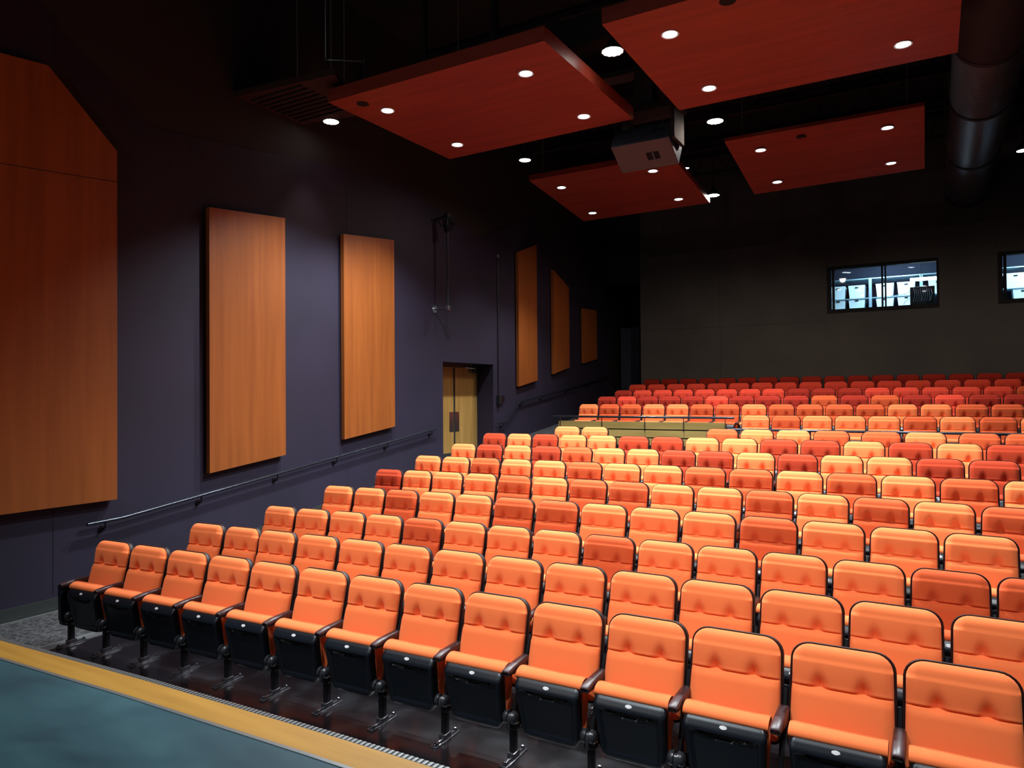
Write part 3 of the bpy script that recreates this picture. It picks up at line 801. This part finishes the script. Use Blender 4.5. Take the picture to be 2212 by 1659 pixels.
PU = Vector((0, -0.19, 0.982)).normalized(); PN = Vector((0, -PU.z, PU.y))
PT = Vector((0, -0.425, 0.575))
def cushion_mesh():
    # folded seat cushion: wedge behind the pan, thick and rounded along the top; (n, u) = depth behind the pan face, height above its top edge
    mb = MB()
    prof_ = [(0.070, -0.10), (0.068, -0.03), (0.056, -0.010), (0.048, 0.002)]
    for k in range(1, 10):
        a = PI * k / 10
        prof_.append((0.109 - 0.062 * cos(a), 0.006 + 0.036 * sin(a)))
    prof_ += [(0.172, -0.05), (0.168, -0.13), (0.155, -0.24), (0.140, -0.33), (0.125, -0.375), (0.100, -0.39), (0.076, -0.36), (0.071, -0.24)]
    cn = sum(p[0] for p in prof_) / len(prof_); cu = sum(p[1] for p in prof_) / len(prof_)
    rings = []
    for x, s in ((-0.222, .84), (-0.233, .91), (-0.234, .97), (-0.220, 1.0), (-0.12, 1.0), (0, 1.0), (0.12, 1.0), (0.220, 1.0), (0.234, .97), (0.233, .91), (0.222, .84)):
        ring = []
        for n_, u_ in prof_:
            nn = cn + (n_ - cn) * s; uu = cu + (u_ - cu) * s
            p = PT + PU * uu - PN * nn
            tap = 0.030 * sstep(-uu / .38) if abs(x) > .2 else 0
            ring.append((x - math.copysign(tap, x), p.y, p.z))
        rings.append(ring)
    mb.loft(rings)
    return mb.mesh('seat_cushion', True, 60)

def arm_mesh():
    mb = MB()
    rings = []
    for y, zt, zb, w_ in ((-0.438, 0.618, 0.612, .020), (-0.436, 0.628, 0.600, .026), (-0.425, 0.634, 0.592, .0285), (-0.36, 0.644, 0.588, .029), (-0.28, 0.649, 0.580, .029), (-0.20, 0.651, 0.572, .029), (-0.135, 0.650, 0.568, .029), (-0.125, 0.646, 0.572, .026)):
        c = .008
        rings.append([(-w_, y, zb + c), (-w_ + c, y, zb), (w_ - c, y, zb), (w_, y, zb + c), (w_, y, zt - c), (w_ - c, y, zt), (-w_ + c, y, zt), (-w_, y, zt - c)])
    mb.loft(rings)
    return mb.mesh('armrest', True, 50)

def standard_mesh():
    mb = MB()
    mb.box((-0.018, -0.355, 0.02), (0.018, -0.295, 0.27), bev=.006)
    pr = [(-0.36, 0.22), (-0.28, 0.22), (-0.24, 0.34), (-0.135, 0.575), (-0.20, 0.58), (-0.31, 0.34)]
    mb.prism(pr, lambda p: (-0.011, p[0], p[1]), lambda p: (0.011, p[0], p[1]))
    mb.prism([(-0.20, 0.42), (-0.07, 0.50), (-0.05, 0.72), (-0.09, 0.74), (-0.16, 0.58)], lambda p: (-0.009, p[0], p[1]), lambda p: (0.009, p[0], p[1]))
    mb.box((-0.04, -0.36, 0.205), (0.04, -0.30, 0.25), bev=.01)
    return mb.mesh('standard', True, 35)

def foot_mesh():
    mb = MB()
    mb.box((-0.030, -0.478, 0.0), (0.030, -0.17, 0.008), bev=.003)
    mb.box((-0.012, -0.47, 0.006), (0.012, -0.18, 0.022), bev=.004)
    mb.box((-0.026, -0.37, 0.006), (0.026, -0.28, 0.05), bev=.006)
    for y in (-0.455, -0.195): mb.lathe([(0.012, 0), (0.012, 0.012), (0.0, 0.016)], (0, y, 0.02), 8)
    return mb.mesh('foot', True, 35)

def hub_mesh():
    mb = MB()
    mb.lathe([(0.0, -0.052), (0.026, -0.05), (0.040, -0.040), (0.044, -0.026), (0.044, -0.012), (0.030, -0.010), (0.030, 0.010), (0.044, 0.012), (0.044, 0.026), (0.040, 0.040), (0.026, 0.05), (0.0, 0.052)], (0, -0.365, 0.295), 18, 'x')
    mb.box((-0.012, -0.40, 0.22), (0.012, -0.33, 0.30), bev=.004)
    return mb.mesh('hinge_hub', True, 40)

def plate_mesh():
    n = (PN + Vector((0, 0, 0.62))).normalized()
    c = PT - PU * 0.022 + PN * (-0.034 * (1 - sstep(0.022 / 0.055)) + 0.0035)
    a = Vector((1, 0, 0)); b = n.cross(a).normalized()
    mb = MB(); rings = []
    for sc, h in ((1.0, -0.004), (1.0, 0.0), (.9, 0.0015)):
        rings.append([c + a * (0.021 * sc * cos(q * PI / 10)) + b * (0.0115 * sc * sin(q * PI / 10)) + n * h for q in range(20)])
    mb.loft(rings)
    return mb.mesh('number_plate', True, 40)

def endpanel_mesh(w_=0.022):
    mb = MB()
    pr = [(-0.44, 0.62), (-0.435, 0.28), (-0.42, 0.22), (-0.38, 0.20), (-0.10, 0.20), (-0.06, 0.26), (-0.06, 0.60)]
    mb.prism(pr, lambda p: (-w_, p[0], p[1]), lambda p: (w_, p[0], p[1]))
    return mb.mesh('end_panel', False)

back_me = relief(TOP, UPV, NRM, BL, 0.248, 0.258, 0.090, 0.030, 44, 36, back_height, 0.010, tuple(CREASE + v for v in (-0.03, -0.022, -0.014, -0.009, -0.005, 0.0, 0.004, 0.008, 0.013, 0.020, 0.028))).mesh('back_cushion', True, 75)
pan_me = relief(PT, PU, PN, 0.405, 0.228, 0.200, 0.030, 0.060, 30, 36, pan_height, 0.072).mesh('seat_pan', True, 50)
shell_me = shell_mesh(); cush_me = cushion_mesh(); arm_me = arm_mesh(); std_me = standard_mesh(); foot_me = foot_mesh(); hub_me = hub_mesh(); plate_me = plate_mesh(); end_me = endpanel_mesh()
HALF = PITCH / 2

def make_seat(code, first):
    root = empty('theater_seat')
    def part(name, me, m, x=0.0, parent=root):
        me2 = me.copy(); me2.name = name
        o = link(name, me2, m, parent)
        o.location.x = x
        return o
    b = part('back_cushion', back_me, M[code])
    part('back_shell', shell_me, M['shell'])
    part('seat_cushion', cush_me, M[code])
    p = part('seat_pan', pan_me, M['pan'])
    n = part('number_plate', plate_me, M['plate'], 0, p)
    for s in ((-1, 1) if first else (1,)):
        part('armrest', arm_me, M['arm'], s * HALF)
        st = part('standard', std_me, M['steel'], s * HALF)
        part('foot', foot_me, M['foot'], 0.0, st)
        part('hinge_hub', hub_me, M['hub'], 0.0, st)
    if first: part('end_panel', end_me, M['pan'], -HALF - 0.012)
    return root

def copy_tree(o, parent=None):
    c = o.copy(); COL.objects.link(c)
    c.parent = parent
    for ch in list(o.children): copy_tree(ch, c)
    return c

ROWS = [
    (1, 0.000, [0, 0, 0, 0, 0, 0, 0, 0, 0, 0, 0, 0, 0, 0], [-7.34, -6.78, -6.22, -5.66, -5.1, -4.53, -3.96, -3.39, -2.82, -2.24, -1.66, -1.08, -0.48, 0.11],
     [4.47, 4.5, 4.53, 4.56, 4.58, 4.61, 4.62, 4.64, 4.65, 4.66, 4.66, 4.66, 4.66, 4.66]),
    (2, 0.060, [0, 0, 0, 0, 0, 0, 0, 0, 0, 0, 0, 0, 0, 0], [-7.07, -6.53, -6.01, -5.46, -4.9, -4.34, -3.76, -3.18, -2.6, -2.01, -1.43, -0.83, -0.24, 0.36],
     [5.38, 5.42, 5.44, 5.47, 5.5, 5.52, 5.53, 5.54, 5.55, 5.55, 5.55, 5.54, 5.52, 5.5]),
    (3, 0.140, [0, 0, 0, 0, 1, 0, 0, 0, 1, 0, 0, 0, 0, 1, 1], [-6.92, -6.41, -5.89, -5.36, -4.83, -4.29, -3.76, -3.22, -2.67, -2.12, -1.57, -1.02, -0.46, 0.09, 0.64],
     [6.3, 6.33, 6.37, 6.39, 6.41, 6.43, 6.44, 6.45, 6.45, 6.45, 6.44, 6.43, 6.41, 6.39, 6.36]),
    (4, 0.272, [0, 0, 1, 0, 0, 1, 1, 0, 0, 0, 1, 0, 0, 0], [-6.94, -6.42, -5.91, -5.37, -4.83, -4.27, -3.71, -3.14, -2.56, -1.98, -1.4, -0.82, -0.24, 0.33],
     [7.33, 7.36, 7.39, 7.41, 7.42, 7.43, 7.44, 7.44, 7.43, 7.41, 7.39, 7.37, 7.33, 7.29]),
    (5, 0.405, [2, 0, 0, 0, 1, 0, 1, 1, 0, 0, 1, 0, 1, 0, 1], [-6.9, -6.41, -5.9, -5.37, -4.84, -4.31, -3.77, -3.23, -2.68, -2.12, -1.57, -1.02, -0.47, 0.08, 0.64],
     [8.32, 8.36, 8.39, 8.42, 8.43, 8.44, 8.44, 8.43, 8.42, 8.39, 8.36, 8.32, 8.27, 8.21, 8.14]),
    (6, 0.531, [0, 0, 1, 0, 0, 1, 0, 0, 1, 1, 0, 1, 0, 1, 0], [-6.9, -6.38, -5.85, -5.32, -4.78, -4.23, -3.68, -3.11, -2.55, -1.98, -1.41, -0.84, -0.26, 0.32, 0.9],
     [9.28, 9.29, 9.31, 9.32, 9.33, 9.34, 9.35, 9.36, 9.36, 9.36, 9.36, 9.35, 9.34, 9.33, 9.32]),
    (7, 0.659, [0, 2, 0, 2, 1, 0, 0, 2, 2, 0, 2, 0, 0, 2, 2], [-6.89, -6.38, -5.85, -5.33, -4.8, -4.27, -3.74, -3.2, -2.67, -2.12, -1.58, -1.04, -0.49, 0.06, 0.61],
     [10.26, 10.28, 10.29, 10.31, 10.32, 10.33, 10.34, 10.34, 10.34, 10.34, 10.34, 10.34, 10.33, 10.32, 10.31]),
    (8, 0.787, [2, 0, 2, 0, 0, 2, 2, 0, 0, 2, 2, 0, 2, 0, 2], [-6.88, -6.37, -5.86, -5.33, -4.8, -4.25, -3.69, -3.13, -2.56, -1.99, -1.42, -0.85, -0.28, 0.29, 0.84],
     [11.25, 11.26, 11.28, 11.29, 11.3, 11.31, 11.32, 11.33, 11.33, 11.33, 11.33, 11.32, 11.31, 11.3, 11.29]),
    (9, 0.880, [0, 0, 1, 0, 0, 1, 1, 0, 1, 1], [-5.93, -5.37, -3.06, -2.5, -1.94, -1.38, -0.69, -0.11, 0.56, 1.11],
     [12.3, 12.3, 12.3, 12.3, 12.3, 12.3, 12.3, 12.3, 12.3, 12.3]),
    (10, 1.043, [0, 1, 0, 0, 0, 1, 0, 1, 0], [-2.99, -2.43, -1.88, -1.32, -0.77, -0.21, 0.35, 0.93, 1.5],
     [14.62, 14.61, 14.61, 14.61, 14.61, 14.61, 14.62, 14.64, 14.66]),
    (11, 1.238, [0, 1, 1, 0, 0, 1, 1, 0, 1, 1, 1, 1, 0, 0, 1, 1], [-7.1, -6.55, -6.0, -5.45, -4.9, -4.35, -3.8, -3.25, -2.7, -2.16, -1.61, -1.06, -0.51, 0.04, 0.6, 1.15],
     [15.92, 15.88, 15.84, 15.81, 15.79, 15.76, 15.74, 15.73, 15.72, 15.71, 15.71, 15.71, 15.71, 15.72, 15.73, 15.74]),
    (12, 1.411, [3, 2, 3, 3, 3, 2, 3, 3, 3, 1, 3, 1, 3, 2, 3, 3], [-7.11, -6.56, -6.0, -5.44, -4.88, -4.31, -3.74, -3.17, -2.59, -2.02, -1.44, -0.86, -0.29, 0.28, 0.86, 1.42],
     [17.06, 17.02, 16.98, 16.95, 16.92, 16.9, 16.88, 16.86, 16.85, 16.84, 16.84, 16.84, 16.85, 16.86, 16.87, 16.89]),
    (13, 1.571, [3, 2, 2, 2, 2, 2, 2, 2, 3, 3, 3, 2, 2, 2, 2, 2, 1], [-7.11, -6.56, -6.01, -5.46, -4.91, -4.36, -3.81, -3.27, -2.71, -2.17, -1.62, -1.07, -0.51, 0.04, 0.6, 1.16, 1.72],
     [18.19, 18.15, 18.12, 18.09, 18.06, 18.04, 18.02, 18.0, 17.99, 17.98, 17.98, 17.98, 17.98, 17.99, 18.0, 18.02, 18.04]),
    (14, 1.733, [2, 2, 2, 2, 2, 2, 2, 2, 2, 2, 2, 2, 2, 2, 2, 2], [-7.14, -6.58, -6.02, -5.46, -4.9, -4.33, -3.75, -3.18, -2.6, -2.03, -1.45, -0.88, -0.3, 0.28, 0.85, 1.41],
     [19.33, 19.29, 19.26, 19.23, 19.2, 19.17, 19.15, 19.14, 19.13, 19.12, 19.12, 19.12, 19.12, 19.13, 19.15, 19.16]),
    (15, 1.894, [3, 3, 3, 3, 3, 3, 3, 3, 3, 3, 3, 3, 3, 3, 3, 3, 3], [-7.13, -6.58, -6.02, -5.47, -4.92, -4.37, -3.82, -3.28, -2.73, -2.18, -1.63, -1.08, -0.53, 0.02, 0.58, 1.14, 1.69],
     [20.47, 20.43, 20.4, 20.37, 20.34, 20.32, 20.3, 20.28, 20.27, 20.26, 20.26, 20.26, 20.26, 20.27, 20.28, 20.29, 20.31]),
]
ORD = ['', 'front', 'second', 'third', 'fourth', 'fifth', 'sixth', 'seventh', 'eighth', 'ninth', 'tenth', 'eleventh', 'twelfth', 'thirteenth', 'fourteenth', 'rear']
NTH = ['leftmost', 'second from the left', 'third from the left', 'fourth from the left', 'fifth from the left', 'sixth from the left', 'seventh from the left', 'eighth from the left', 'ninth from the left', 'tenth from the left',
       'eleventh from the left', 'twelfth from the left', 'thirteenth from the left', 'fourteenth from the left', 'fifteenth from the left', 'sixteenth from the left', 'seventeenth from the left']
SHADE = ['o', 'b', 'r', 'c', 'd']          # orange, burnt orange, dim-row red-orange, dim-row dark red, deep red-orange
CNAME = {'o': 'bright orange', 'b': 'burnt orange', 'r': 'red-orange', 'c': 'dark red', 'd': 'deep red-orange'}
proto = {}
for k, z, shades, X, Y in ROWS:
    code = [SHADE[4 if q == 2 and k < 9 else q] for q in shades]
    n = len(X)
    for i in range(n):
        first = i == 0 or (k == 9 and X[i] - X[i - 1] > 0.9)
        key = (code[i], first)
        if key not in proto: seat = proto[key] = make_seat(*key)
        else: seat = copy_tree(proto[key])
        j0, j1 = max(0, i - 1), min(n - 1, i + 1)
        gap = [X[j + 1] - X[j] for j in range(j0, j1) if X[j + 1] - X[j] < 0.62]
        wdt = sum(gap) / len(gap) if gap else 0.56
        seat.location = (X[i], Y[i], z)
        seat.rotation_euler = (0, 0, math.atan2(Y[j1] - Y[j0], X[j1] - X[j0]))
        seat.scale = (wdt / PITCH, 1, 1)
        place = NTH[i] if i < n - 1 else 'rightmost in view'
        tag(seat, '%s tip-up theatre seat in the %s row, %s' % (CNAME[code[i]], ORD[k], place), 'theatre seat', 'theatre seats in rows')
